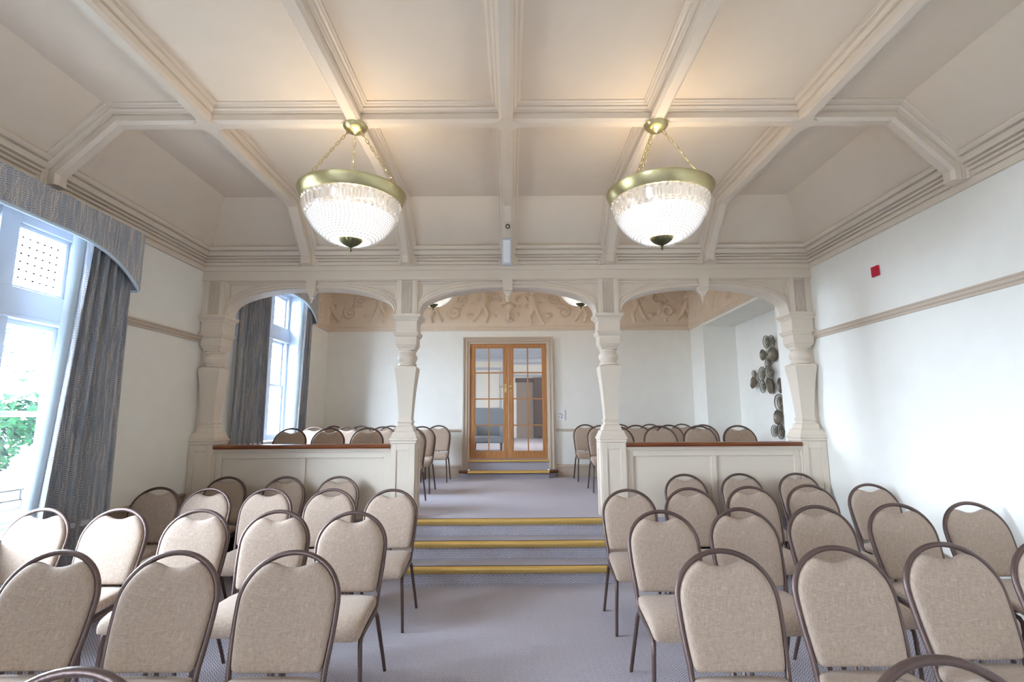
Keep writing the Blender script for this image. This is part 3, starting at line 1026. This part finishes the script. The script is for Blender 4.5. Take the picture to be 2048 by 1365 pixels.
def window(i, yc, dz):
    r = struct(empty('window_%d' % i, (-3.45, yc, .70 + dz)))
    X0, X1 = -3.50, -3.41
    f = MB()
    z = lambda v: v + dz
    f.box(XL - .30, XL + .0, yc - .90, yc - .875, z(.70), z(2.92))
    f.box(XL - .30, XL + .0, yc + .875, yc + .90, z(.70), z(2.92))
    f.box(XL - .30, XL + .0, yc - .90, yc + .90, z(2.895), z(2.92))
    f.build('lining', 'white', r)
    f = MB()
    f.box(X0, X1, yc - .9, yc + .9, z(2.83), z(2.92))
    f.box(X0, X1 + .02, yc - .9, yc + .9, z(2.16), z(2.36))
    f.box(X0, X1 + .035, yc - .9, yc + .9, z(2.145), z(2.17))
    f.box(X0, X1, yc - .9, yc + .9, z(.70), z(.75))
    ed = [-.9] + [e for L in LIGHTS for e in L] + [.9]
    for a, b2 in zip(ed[0::2], ed[1::2]):
        f.box(X0, X1 + .01, yc + a, yc + b2, z(.70), z(2.90))
    f.build('window_frame', 'white', r, bevel=.004)
    cs = MB().sweep([(0, XL), (0, XL + .02), (.02, XL + .028), (.06, XL + .022), (.085, XL + .036), (.10, XL + .034), (.10, XL)],
                    [(yc + .9, z(.70)), (yc + .9, z(2.92)), (yc - .9, z(2.92)), (yc - .9, z(.70))][::-1], lambda a, b2, h: (h, a, b2))
    cs.build('casing', 'white', r)
    box(XL - .30, XL + .09, yc - .98, yc + .98, z(.672), z(.712)).build('window_sill', 'white', r, bevel=.006)
    for a, b2 in LIGHTS:
        s = MB()
        y0, y1 = yc + a, yc + b2
        # top light, upper sash, lower sash
        for xs, za, zb, w in ((-3.46, 2.36, 2.83, .028), (-3.475, 1.47, 2.145, .034), (-3.445, .75, 1.51, .036)):
            s.box(xs - .018, xs + .018, y0, y0 + w, z(za), z(zb))
            s.box(xs - .018, xs + .018, y1 - w, y1, z(za), z(zb))
            s.box(xs - .018, xs + .018, y0 + w, y1 - w, z(za), z(za + w))
            s.box(xs - .018, xs + .018, y0 + w, y1 - w, z(zb - w), z(zb))
        sa = s.build('sash', 'white', r, bevel=.003)
        p = MB()
        for xs, za, zb, w in ((-3.46, 2.36, 2.83, .028), (-3.475, 1.47, 2.145, .034), (-3.445, .75, 1.51, .036)):
            p.box(xs - .002, xs + .002, y0 + w, y1 - w, z(za + w), z(zb - w))
        p.build('pane', 'glass', sa)
        ld = MB()
        for k in range(1, 7):
            yy = y0 + .028 + (y1 - y0 - .056) * k / 7
            ld.box(-3.4585, -3.4555, yy - .0020, yy + .0020, z(2.388), z(2.802))
            zz = 2.388 + .414 * k / 7
            ld.box(-3.4585, -3.4555, y0 + .028, y1 - .028, z(zz) - .0020, z(zz) + .0020)
        for k in range(1, 7):
            for j in range(1, 7):
                yy, zz = y0 + .028 + (y1 - y0 - .056) * k / 7, 2.388 + .414 * j / 7
                ld.box(-3.460, -3.452, yy - .006, yy + .006, z(zz) - .006, z(zz) + .006)
        ld.build('leading', 'rubber', sa)
    return r


for i, (yc, dz) in enumerate(WIN):  # third window is an unseen addition, letting extra daylight reach the arcade
    window(i + 1, yc, dz)


def pelmet(yc, dz, label):
    r = empty('pelmet', (-3.1, yc, 2.72 + dz))
    tag(r, label, 'pelmet', 'patterned pelmets over the windows')
    XF = -3.03

    def zb(t):
        a = abs(t)
        k = max(0, (a - .30) / .765)
        return 2.752 + dz - .252 * k ** 2.6 if a < 1.06 else 2.50 + dz
    ts = [-1.065 + 2.13 * i / 60 for i in range(61)]
    f = MB()
    f.loft([[(XF, yc + t, zb(t)), (XF, yc + t, 2.985 + dz), (XF - .022, yc + t, 2.985 + dz), (XF - .022, yc + t, zb(t))] for t in ts])
    for sg in (-1, 1):
        f.box(XL, XF - .001, yc + sg * 1.065 - (.02 if sg > 0 else 0), yc + sg * 1.065 + (.02 if sg < 0 else 0), 2.50 + dz, 2.985 + dz)
    f.box(XL, XF - .001, yc - 1.06, yc + 1.06, 2.96 + dz, 2.984 + dz)
    f.build('pelmet_board', 'curtain', r)
    pts = [(XL + .01, yc - 1.06, 2.498 + dz), (XF - .01, yc - 1.062, 2.498 + dz)] + [(XF - .008, yc + t, zb(t) - .002) for t in ts[1:-1]] + [(XF - .01, yc + 1.062, 2.498 + dz), (XL + .01, yc + 1.06, 2.498 + dz)]
    tag(MB().tube(pts, .013, 8).build('piping', 'lining', r, smooth=.8), 'pale blue piped edge')
    return r


pelmet(WIN[0][0], 0, 'blue-grey crackle-patterned pelmet with shaped lower edge over the front window')
pelmet(WIN[1][0], ZP, 'blue-grey crackle-patterned pelmet with shaped lower edge over the window of the raised room')


def curtain(top, botm, zt, zb, folds, label, edge, seed=0):
    """top, botm: (y0, y1) at head and hem; edge = -1/1: the side turned to the glass, showing the lining."""
    rg = random.Random(seed)
    r = empty('curtain', (-3.1, (top[0] + top[1]) / 2, zb))
    tag(r, label, 'curtain', 'blue-grey patterned curtains')
    nu, nv = 90, 40
    ph = [rg.uniform(-.5, .5) for _ in range(4)]

    def pt(u, v, off=0):
        y0 = top[0] + (botm[0] - top[0]) * v ** 1.25
        y1 = top[1] + (botm[1] - top[1]) * v ** 1.25
        w = folds * 2 * PI * (u + .03 * math.sin(5 * u + ph[0]) + .012 * math.sin(3 * v + ph[1]))
        amp = .060 * (.9 + .15 * v) * (.8 + .3 * math.sin(4 * u + ph[2]))
        x = -3.12 - .050 * v + amp * (1 - .45 * v) * math.sin(w) + .010 * math.sin(2.3 * w + ph[3])
        y = y0 + (y1 - y0) * u + .022 * math.cos(w)
        return (x + off, y, zt + (zb - zt) * v)
    m = MB()
    rings = []
    for j in range(nv + 1):
        v = j / nv
        fr = [pt(i / nu, v) for i in range(nu + 1)]
        bk = [pt(i / nu, v, -.012) for i in range(nu + 1)]
        rings.append(fr + bk[::-1])
    m.loft(rings)
    m.build('curtain_cloth', 'curtain', r, smooth=1.2)
    l = MB()
    rings = []
    for j in range(nv + 1):
        v = j / nv
        u = 1.0 if edge > 0 else 0.0
        p = pt(u, v)
        e = edge
        wob = .008 * math.sin(9 * v + ph[0])
        seq = [(p[0] + .006, p[1] - e * .008, p[2]), (p[0] + .006, p[1] + e * .014, p[2]), (p[0] - .012 + wob, p[1] + e * .048, p[2]), (p[0] - .05 + wob, p[1] + e * .060, p[2])]
        bk = [(a - .006, b2 - e * .008, c) for a, b2, c in seq]
        rings.append(seq + bk[::-1])
    l.loft(rings)
    tag(l.build('lining_edge', 'lining', r, smooth=1.0), 'pale blue lining edge')
    return r


curtain((3.74, 4.24), (3.56, 4.33), 2.93, .02, 6, 'long blue-grey patterned curtain hanging at the front window, swept wider at the hem', -1, 1)
curtain((6.08, 6.70), (6.02, 6.86), 3.40, ZP + .02, 7, 'blue-grey patterned curtain on the arcade side of the window in the raised room', 1, 2)
curtain((7.84, 8.12), (7.80, 8.18), 3.40, ZP + .02, 4, 'narrow blue-grey patterned curtain on the far side of the window in the raised room', -1, 3)

# ------------------------------------------------------------------ garden
struct(box(-40, XL - .45, -20, 40, -.3, .38).build('ground', 'gravel'))
gw = MB()
rr = random.Random(4)
for row in range(3):
    y = 1.0 + (row % 2) * .2
    while y < 16:
        w = rr.uniform(.3, .6)
        gw.box(-6.35 + rr.uniform(-.02, .02), -6.0 + rr.uniform(-.02, .02), y, y + w - .012, .38 + row * .12, .38 + row * .12 + .113)
        y += w
go = gw.build('garden_wall', 'stone', loc=(-6.2, 8, .38), bevel=.01)
tag(go, 'low grey stone garden wall outside the front window', 'garden wall', None, 'thing')


def shrub(x, y, z0, h, rad, mat, label, seed, n=2200):
    rg = random.Random(seed)
    r = empty('shrub', (x, y, z0))
    tag(r, label, 'shrub', 'garden shrubs')
    m = MB()
    cl = [(Vector((rg.gauss(0, .45), rg.gauss(0, .45), rg.uniform(-.2, .8))), rg.uniform(.35, .6)) for _ in range(9)]
    for _ in range(n):
        c, cr = rg.choice(cl)
        d = Vector((rg.gauss(0, 1), rg.gauss(0, 1), rg.gauss(0, 1))).normalized() * cr * rg.uniform(.75, 1.05)
        q = c + d
        p = Vector((x + q.x * rad, y + q.y * rad, z0 + h * .5 + q.z * h * .5))
        if p.z < z0:
            continue
        a = Vector((rg.gauss(0, 1), rg.gauss(0, 1), rg.gauss(0, .6))).normalized()
        b2 = a.cross(d).normalized() if a.cross(d).length > .01 else Vector((1, 0, 0))
        L = rg.uniform(.05, .10)
        m.add([p - a * L, p + b2 * L * .45 + Vector((0, 0, .01)), p + a * L, p - b2 * L * .45 + Vector((0, 0, .01))], [(0, 1, 2, 3)])
    m.build('foliage', mat, r)
    s = MB()
    for k in range(5):
        an = k * 1.3
        s.tube([(x, y, z0 - .02), (x + .1 * math.cos(an), y + .1 * math.sin(an), z0 + h * .4), (x + rad * .5 * math.cos(an), y + rad * .5 * math.sin(an), z0 + h * .8)], [.03, .02, .008], 6)
    s.build('stem', 'bark', r)


shrub(-7.3, 7.0, .38, 1.45, .8, 'leaf', 'green leafy shrub behind the stone garden wall, seen low in the front window', 11)
shrub(-7.9, 9.6, .38, 1.5, .8, 'leaf', 'green leafy shrub further along the stone garden wall', 12)
shrub(-7.6, 4.6, .38, 1.6, .9, 'leaf_light', 'pale green shrub near the start of the stone garden wall', 13)
shrub(-11.5, 13.5, .38, 4.2, 1.9, 'leaf_light', 'tall pale tree-like shrub far beyond the garden wall', 14, 2600)

# ------------------------------------------------------------------ metal disc sculptures in the recess


def disc(parent, y, z, r, style, x, ty, tz):
    """Dished disc facing the room; style 0 hammered plate, 1 pierced rays, 2 pierced rings."""
    m = MB()
    dirn = Vector((-1, ty, tz)).normalized()
    a = dirn.cross(Vector((0, 0, 1))).normalized()
    b2 = a.cross(dirn).normalized()
    c = Vector((x, y, z))
    P = lambda rr, an, h: tuple(c + a * rr * math.cos(an) + b2 * rr * math.sin(an) + dirn * h)
    N = 36
    if style == 0:
        pr = [(.02, .0), (.5, .006), (.85, .014), (1, .028), (1.0, .022), (.85, .006), (.5, -.002), (.02, -.008)]
        m.loft([[P(r * q, 2 * PI * i / N, h) for i in range(N)] for q, h in pr])
    else:
        for q0, q1, h in ((.0 + .06, .34, .002), (.60, .66, .012), (.93, 1.0, .026)) if style == 1 else ((.06, .22, 0), (.40, .47, .006), (.66, .72, .014), (.93, 1.0, .026)):
            m.loft([[P(r * q, 2 * PI * i / N, h + d) for i in range(N)] for q, d in ((q0, 0), (q1, .003), (q1, -.004), (q0, -.006))], loop=True)
        n = 26 if style == 1 else 20
        for i in range(n):
            an = 2 * PI * i / n
            m.tube([P(r * .2, an, .002), P(r * .62, an, .012), P(r * .96, an, .025)], r * (.032 if style == 1 else .024), 5)
    m.lathe([(.012, 0), (.012, .02)], 8, (x + .005, y, z - .01))
    # fixing stem back to the wall
    m.tube([(x, y, z), (RD - .001, y, z)], .006, 6)
    return m.build('disc', 'pewter', parent, smooth=.6)


UP = [(7.47, 2.52, .094, 1), (7.29, 2.50, .092, 2), (7.56, 2.34, .082, 0), (7.33, 2.32, .104, 0), (7.45, 2.20, .075, 1), (7.40, 2.07, .105, 1), (7.68, 2.07, .110, 2),
      (7.90, 2.09, .062, 1), (7.93, 1.96, .090, 0), (7.68, 1.89, .095, 2), (7.45, 1.89, .117, 0)]
LO = [(7.17, 1.87, .107, 0), (7.20, 1.63, .131, 1), (7.27, 1.44, .102, 0), (7.44, 1.25, .085, 2), (7.24, 1.25, .107, 1)]
for lst, lab in ((UP, 'upper cluster of dished and pierced pewter discs on the recess wall'), (LO, 'lower cluster of dished and pierced pewter discs near the parapet rail in the recess')):
    r = empty('wall_sculpture', (RD, lst[0][0], lst[-1][1]))
    tag(r, lab, 'wall sculpture')
    for k, (y, z, rad, s) in enumerate(lst):
        disc(r, y, z, rad, s, RD - .022 - .013 * (k % 3), random.uniform(-.12, .12), random.uniform(-.12, .12))

# ------------------------------------------------------------------ chandeliers


def chandelier(x, y, zt, label, energy):
    r = empty('chandelier', (x, y, zt))
    tag(r, label, 'chandelier', 'brass-rimmed crystal bowl chandeliers')
    c = (x, y, zt)
    MB().lathe([(.084, 0), (.086, -.008), (.080, -.018), (.068, -.034), (.050, -.046), (.022, -.052), (.012, -.060), (.004, -.066)], 32, c).build('canopy', 'brass', r, smooth=.6)
    R0 = .338
    zr = -.53
    # rim: wide flared brass ring
    rim = MB()
    pr = [(.312, zr - .050), (.330, zr - .052), (.344, zr - .034), (.356, zr - .006), (.364, zr + .010), (.366, zr + .020), (.358, zr + .026), (.345, zr + .024), (.336, zr + .008), (.322, zr - .028)]
    rim.loft([[(x + q * math.cos(2 * PI * i / 64), y + q * math.sin(2 * PI * i / 64), zt + h) for i in range(64)] for q, h in pr], loop=True)
    rim.build('rim', 'brass', r, smooth=.7)
    for k in range(3):
        an = PI / 2 + .35 + k * 2 * PI / 3
        p0 = Vector((x + .045 * math.cos(an), y + .045 * math.sin(an), zt - .052))
        p1 = Vector((x + R0 * math.cos(an), y + R0 * math.sin(an), zt + zr + .022))
        L = (p1 - p0).length
        d = (p1 - p0).normalized()
        s1 = d.cross(Vector((0, 0, 1))).normalized()
        s2 = d.cross(s1)
        m = MB()
        pitch = .034
        n = int(L / pitch)
        pitch = L / n
        for i in range(n):
            cc = p0 + d * pitch * (i + .5)
            sd = s1 if i % 2 else s2
            hl, hw = pitch * .5 + .005, .0085
            pts = [cc + d * hl * math.copysign(abs(math.cos(t)) ** .7, math.cos(t)) + sd * hw * math.copysign(abs(math.sin(t)) ** .7, math.sin(t)) for t in [2 * PI * q / 12 for q in range(12)]]
            m.tube(pts, .0026, 5, closed=True)
        m.build('chain', 'brass', r, smooth=.9)
    # bowl outline: radius at depth
    zb = lambda q: zr - .045 - .285 * q

    def rb(q):
        return .318 * math.sqrt(max(0, 1 - (q * .93) ** 2.05)) * (1 - .04 * q)
    for q0, q1, nm, mt in ((0, .40, 'bowl_collar', 'crystal'), (.40, 1, 'bowl', 'bowl')):
        prof = [(rb(q0 + (q1 - q0) * i / 16), zb(q0 + (q1 - q0) * i / 16)) for i in range(17)]
        inner = [(q - .004, h + .002) for q, h in prof[::-1]]
        bo = MB().lathe(prof + inner, 64, c, caps=False)
        bo.build(nm, mt, r, smooth=1.0)

    def frame(q):
        return rb(q), zt + zb(q)
    # three crystal bands and the beaded lower net
    n = 44
    for q in (.05, .36):
        b1 = MB()
        for i in range(n):
            an = 2 * PI * i / n
            rr, zz = frame(q)
            cxx, cyy = x + (rr + .007) * math.cos(an), y + (rr + .007) * math.sin(an)
            rad = .0165
            T = Vector((-math.sin(an), math.cos(an), 0))
            O = Vector((math.cos(an), math.sin(an), 0))
            ctr = Vector((cxx, cyy, zz))
            ring = [tuple(ctr + T * rad * math.cos(2 * PI * k / 8) + Vector((0, 0, 1)) * rad * math.sin(2 * PI * k / 8)) for k in range(8)]
            tip = [tuple(ctr + O * .010 + (T * math.cos(2 * PI * k / 8) + Vector((0, 0, 1)) * math.sin(2 * PI * k / 8)) * rad * .4) for k in range(8)]
            b1.loft([ring, tip])
        b1.build('rosette_band', 'crystal', r)
    b2 = MB()
    n = 44
    for i in range(n):
        an = 2 * PI * (i + .5) / n
        r0, z0 = frame(.11)
        r1, z1 = frame(.31)
        T = Vector((-math.sin(an), math.cos(an), 0))
        O = Vector((math.cos(an), math.sin(an), 0))
        base = Vector((x, y, 0))
        rings = []
        for rr, zz in ((r0, z0), (r1, z1)):
            ctr = base + O * (rr + .004) + Vector((0, 0, zz))
            rings.append([tuple(ctr + T * .0165), tuple(ctr + T * .009 + O * .013), tuple(ctr - T * .009 + O * .013), tuple(ctr - T * .0165)])
        b2.loft(rings)
    b2.build('prism_band', 'crystal', r)
    b3 = MB()
    q = .42
    row = 0
    while q < .97:
        rr, zz = frame(q)
        n = max(10, int(2 * PI * rr / .026))
        for i in range(n):
            an = 2 * PI * (i + .5 * (row % 2)) / n
            ctr = Vector((x + (rr + .003) * math.cos(an), y + (rr + .003) * math.sin(an), zz - .002))
            d = .0095
            b3.add([ctr + Vector(p) * d for p in ((1, 0, 0), (-1, 0, 0), (0, 1, 0), (0, -1, 0), (0, 0, 1), (0, 0, -1))],
                   [(0, 2, 4), (2, 1, 4), (1, 3, 4), (3, 0, 4), (2, 0, 5), (1, 2, 5), (3, 1, 5), (0, 3, 5)])
        row += 1
        q += .045
    b3.build('bead_net', 'crystal', r)
    fb = MB()
    zf = zb(.94)
    ringsN = []
    for q, h in ((.074, zf + .012), (.077, zf + .002), (.072, zf - .010), (.056, zf - .026), (.036, zf - .040), (.016, zf - .048), (.010, zf - .054)):
        ringsN.append([(x + q * (1 + .05 * math.cos(16 * t)) * math.cos(t), y + q * (1 + .05 * math.cos(16 * t)) * math.sin(t), zt + h) for t in [2 * PI * i / 64 for i in range(64)]])
    fb.loft(ringsN)
    fb.lathe([(.006, zf - .050), (.006, zf - .056), (.011, zf - .064), (.011, zf - .072), (.005, zf - .080), (.002, zf - .090)], 16, c)
    fb.build('finial_cap', 'dark_brass', r, smooth=.6)
    # lamp cluster inside
    cl = MB()
    cl.lathe([(.012, -.50), (.012, -.62)], 10, c)
    for k in range(3):
        an = 2 * PI * k / 3
        cl.tube([(x, y, zt - .56), (x + .10 * math.cos(an), y + .10 * math.sin(an), zt - .585)], .006, 6)
    cl.tube([(x - R0 * .985, y, zt + zr - .01), (x + R0 * .985, y, zt + zr - .01)], .005, 6)
    cl.build('lamp_holder', 'brass', r)
    for k in range(3):
        an = 2 * PI * k / 3
        MB().lathe([(.008, -.585), (.024, -.600), (.030, -.622), (.022, -.645), (.004, -.655)], 14, (x + .10 * math.cos(an), y + .10 * math.sin(an), zt)).build('bulb', 'bulb', r, smooth=1.0)
    ld = bpy.data.lights.new('chandelier_light', 'POINT')
    ld.energy = energy
    ld.color = (1, .80, .58)
    ld.shadow_soft_size = .05
    lo = bpy.data.objects.new('chandelier_light', ld)
    COL.objects.link(lo)
    lo.parent = r
    lo.location = (0, 0, -.60)
    return r


CHE = 10
chandelier(-1.066, 3.45, 3.50, 'lit crystal bowl chandelier on the window side of the front room', CHE)
chandelier(1.068, 3.45, 3.50, 'lit crystal bowl chandelier of the front room, hanging nearer the red plate', CHE)
chandelier(-1.085, 7.35, 3.92, 'chandelier of the raised room peeping under the middle arch near its window-side column', 28)
chandelier(1.035, 7.35, 3.92, 'chandelier of the raised room peeping under the middle arch near its disc-side column', 28)


# ------------------------------------------------------------------ chairs


def sup(hw, hz, n, N=24):
    out = []
    for i in range(N):
        t = 2 * PI * i / N
        c, s = math.cos(t), math.sin(t)
        out.append((hw * math.copysign(abs(c) ** (2 / n), c), hz * math.copysign(abs(s) ** (2 / n), s)))
    return out


LEANZ0, LEANY0, LEANZ1 = .46, -.135, .89


def lean(z):
    return LEANY0 * (1 - (z - LEANZ0) / (LEANZ1 - LEANZ0))


def make_chair():
    r = empty('banquet_chair')
    s = MB()
    rings = []
    for y, hw, zt, zb in ((-.112, .150, .432, .402), (-.118, .172, .444, .392), (-.135, .182, .453, .386), (-.20, .188, .457, .383), (-.30, .194, .455, .380), (-.40, .199, .453, .374),
                          (-.46, .201, .447, .366), (-.50, .201, .432, .358), (-.522, .198, .410, .352), (-.532, .190, .388, .352), (-.535, .170, .370, .356)):
        rings.append([(a, y, (zt + zb) / 2 + b) for a, b in sup(hw, (zt - zb) / 2, 4.5, 28)])
    s.loft(rings)
    s.build('seat', 'fabric', r, smooth=.9)
    # backrest pad
    out = []
    cz, A, B = .70, .193, .172
    for t in [i / 6 for i in range(7)]:
        out.append((.150 * t, .468))
    out += [(.163, .470), (.172, .477), (.176, .488)]
    for i in range(1, 9):
        t = i / 8
        out.append((.177 + (A - .177) * math.sin(t * PI / 2), .49 + (cz - .49) * t))
    for i in range(1, 10):
        an = i / 10 * math.acos(.112 / A)
        out.append((A * math.cos(an), cz + B * math.sin(an)))
    wv = [(.108, .8395), (.098, .8425), (.086, .8425), (.072, .840), (.058, .835), (.042, .829), (.028, .825), (.014, .8225)]
    out += wv
    half = out[1:]
    outline = [(0, .468)] + half + [(0, .822)] + [(-a, b) for a, b in reversed(half)]
    n = len(outline)
    cen = []
    for i in range(n):
        a, b = Vector(outline[i - 1]), Vector(outline[(i + 1) % n])
        d = (b - a).normalized()
        cen.append(Vector((-d.y, d.x)))   # inward for a counter-clockwise outline
    rings = []
    for ins, dp in ((.060, -.027), (.030, -.0255), (.014, -.0225), (.005, -.017), (.0, -.006), (.0, .008), (.005, .017), (.014, .021), (.030, .022)):
        rg = []
        for (a, b), nn2 in zip(outline, cen):
            px, pz = a * (1 - ins / .19), .655 + (b - .655) * (1 - ins / .19)
            rg.append((px, lean(pz) + dp - .004, pz))
        rings.append(rg)
    MB().loft(rings).build('backrest', 'fabric', r, smooth=.9)
    # bowed back frame running on into the seat rails
    pts = [(-.186, -.44, .352), (-.185, -.30, .366), (-.184, -.215, .374), (-.183, -.175, .384), (-.1825, -.150, .402), (-.184, -.139, .430), (-.187, lean(.48), .48)]
    for i in range(1, 5):
        z = .48 + (.70 - .48) * i / 4
        pts.append((-(.187 + .015 * math.sin(i / 4 * PI / 2)), lean(z), z))
    for i in range(1, 24):
        an = PI - PI * i / 24
        z = .70 + .179 * math.sin(an)
        pts.append((.202 * math.cos(an), lean(z), z))
    pts += [(-a, b, c) for a, b, c in reversed(pts[:11])]
    MB().tube(pts, .0115, 10).build('back_frame', 'frame_metal', r, smooth=.9)
    for sg in (-1, 1):
        MB().tube([(sg * .186, -.42, .354), (sg * .187, -.462, .346), (sg * .190, -.482, .325), (sg * .193, -.487, .28), (sg * .200, -.490, .10), (sg * .203, -.490, .0)], [.0115, .0115, .0115, .0115, .0105, .010],
                  10).build('leg', 'frame_metal', r, smooth=.9)
        MB().tube([(sg * .184, -.20, .372), (sg * .187, -.172, .366), (sg * .190, -.155, .345), (sg * .193, -.140, .30), (sg * .206, -.04, .06), (sg * .209, -.018, .0)], [.0115, .0115, .0115, .0115, .0105, .010],
                  10).build('leg', 'frame_metal', r, smooth=.9)
    cb = MB().tube([(-.184, -.165, .378), (.184, -.165, .378)], .010, 8)
    for xx in (-.022, .022):
        cb.tube([(xx, -.165, .378), (xx, -.125, .43), (xx, lean(.49) + .012, .49)], .009, 6)
    MB().tube([(-.187, -.38, .352), (.187, -.38, .352)], .009, 8).build('cross_bar', 'frame_metal', r, smooth=.9)
    cb.build('cross_bar', 'frame_metal', r, smooth=.9)
    return r


first = make_chair()
used = [False]
ORD = ['first', 'second', 'third', 'fourth', 'fifth']


def place(x, y, z, label, group, rz=0.):
    if not used[0]:
        c = first
        used[0] = True
    else:
        c = first.copy()
        COL.objects.link(c)
        for ch in first.children:
            d = ch.copy()
            COL.objects.link(d)
            d.parent = c
    c.location = (x, y, z)
    c.rotation_euler = (0, 0, rz)
    tag(c, label, 'chair', group)
    return c


LROWS = [
    ('partly seen nearest row', 'window', [(-.94, 1.27)]),
    ('partly seen nearest row', 'wall', [(1.00, 1.30)]),
    ('front row', 'window', [(-.885, 2.33), (-1.385, 2.34), (-1.895, 2.36)]),
    ('front row', 'wall', [(.90, 2.31), (1.40, 2.35), (1.90, 2.40), (2.41, 2.45)]),
    ('second row', 'window', [(-.92, 3.29), (-1.40, 3.35), (-1.91, 3.40), (-2.45, 3.46), (-2.955, 3.48)]),
    ('second row', 'wall', [(.915, 3.26), (1.42, 3.33), (1.925, 3.40), (2.465, 3.46), (2.965, 3.50)]),
    ('third row', 'window', [(-.92, 4.31), (-1.42, 4.37), (-1.95, 4.42), (-2.46, 4.46), (-2.925, 4.54)]),
    ('third row', 'wall', [(.93, 4.22), (1.43, 4.29), (1.94, 4.36), (2.46, 4.44), (2.98, 4.47)]),
    ('fourth row against parapet', 'window', [(-1.67, 5.32), (-2.20, 5.33), (-2.78, 5.34)]),
    ('fourth row against parapet', 'wall', [(1.73, 5.32), (2.29, 5.35), (2.86, 5.36)]),
]
for row, side, pts in LROWS:
    for i, (x, y) in enumerate(pts):
        if row.startswith('partly'):
            lab = 'chair showing only its bowed frame top, %s, %s side of aisle' % (row, side)
        else:
            lab = 'lower floor banquet chair, %s from aisle towards %s, %s' % (ORD[i], side, row)
        place(x, y, 0, lab, 'banquet chairs on the lower floor', random.uniform(-.012, .012))
PROWS = [
    ('row behind parapet', 'window', [(-1.235, 6.63), (-1.76, 6.63), (-2.24, 6.63), (-2.71, 6.63)]),
    ('row behind parapet', 'recess', [(1.335, 6.63), (1.87, 6.63), (2.36, 6.63), (2.85, 6.63)]),
    ('middle row', 'window', [(-1.27, 7.69), (-1.83, 7.69), (-2.35, 7.69), (-2.82, 7.69)]),
    ('middle row', 'recess', [(1.32, 7.69), (1.83, 7.69), (2.30, 7.69), (2.80, 7.69)]),
    ('row at far wall', 'window', [(-1.20, 8.95), (-2.00, 8.95), (-2.50, 8.95), (-2.97, 8.95)]),
    ('row at far wall', 'recess', [(1.27, 8.95), (1.85, 8.95), (2.36, 8.95), (2.90, 8.95)]),
]
for row, side, pts in PROWS:
    for i, (x, y) in enumerate(pts):
        lab = 'raised floor banquet chair, %s from aisle towards %s, %s' % (ORD[i], side, row)
        place(x, y, ZP, lab, 'banquet chairs in the raised room', random.uniform(-.012, .012))
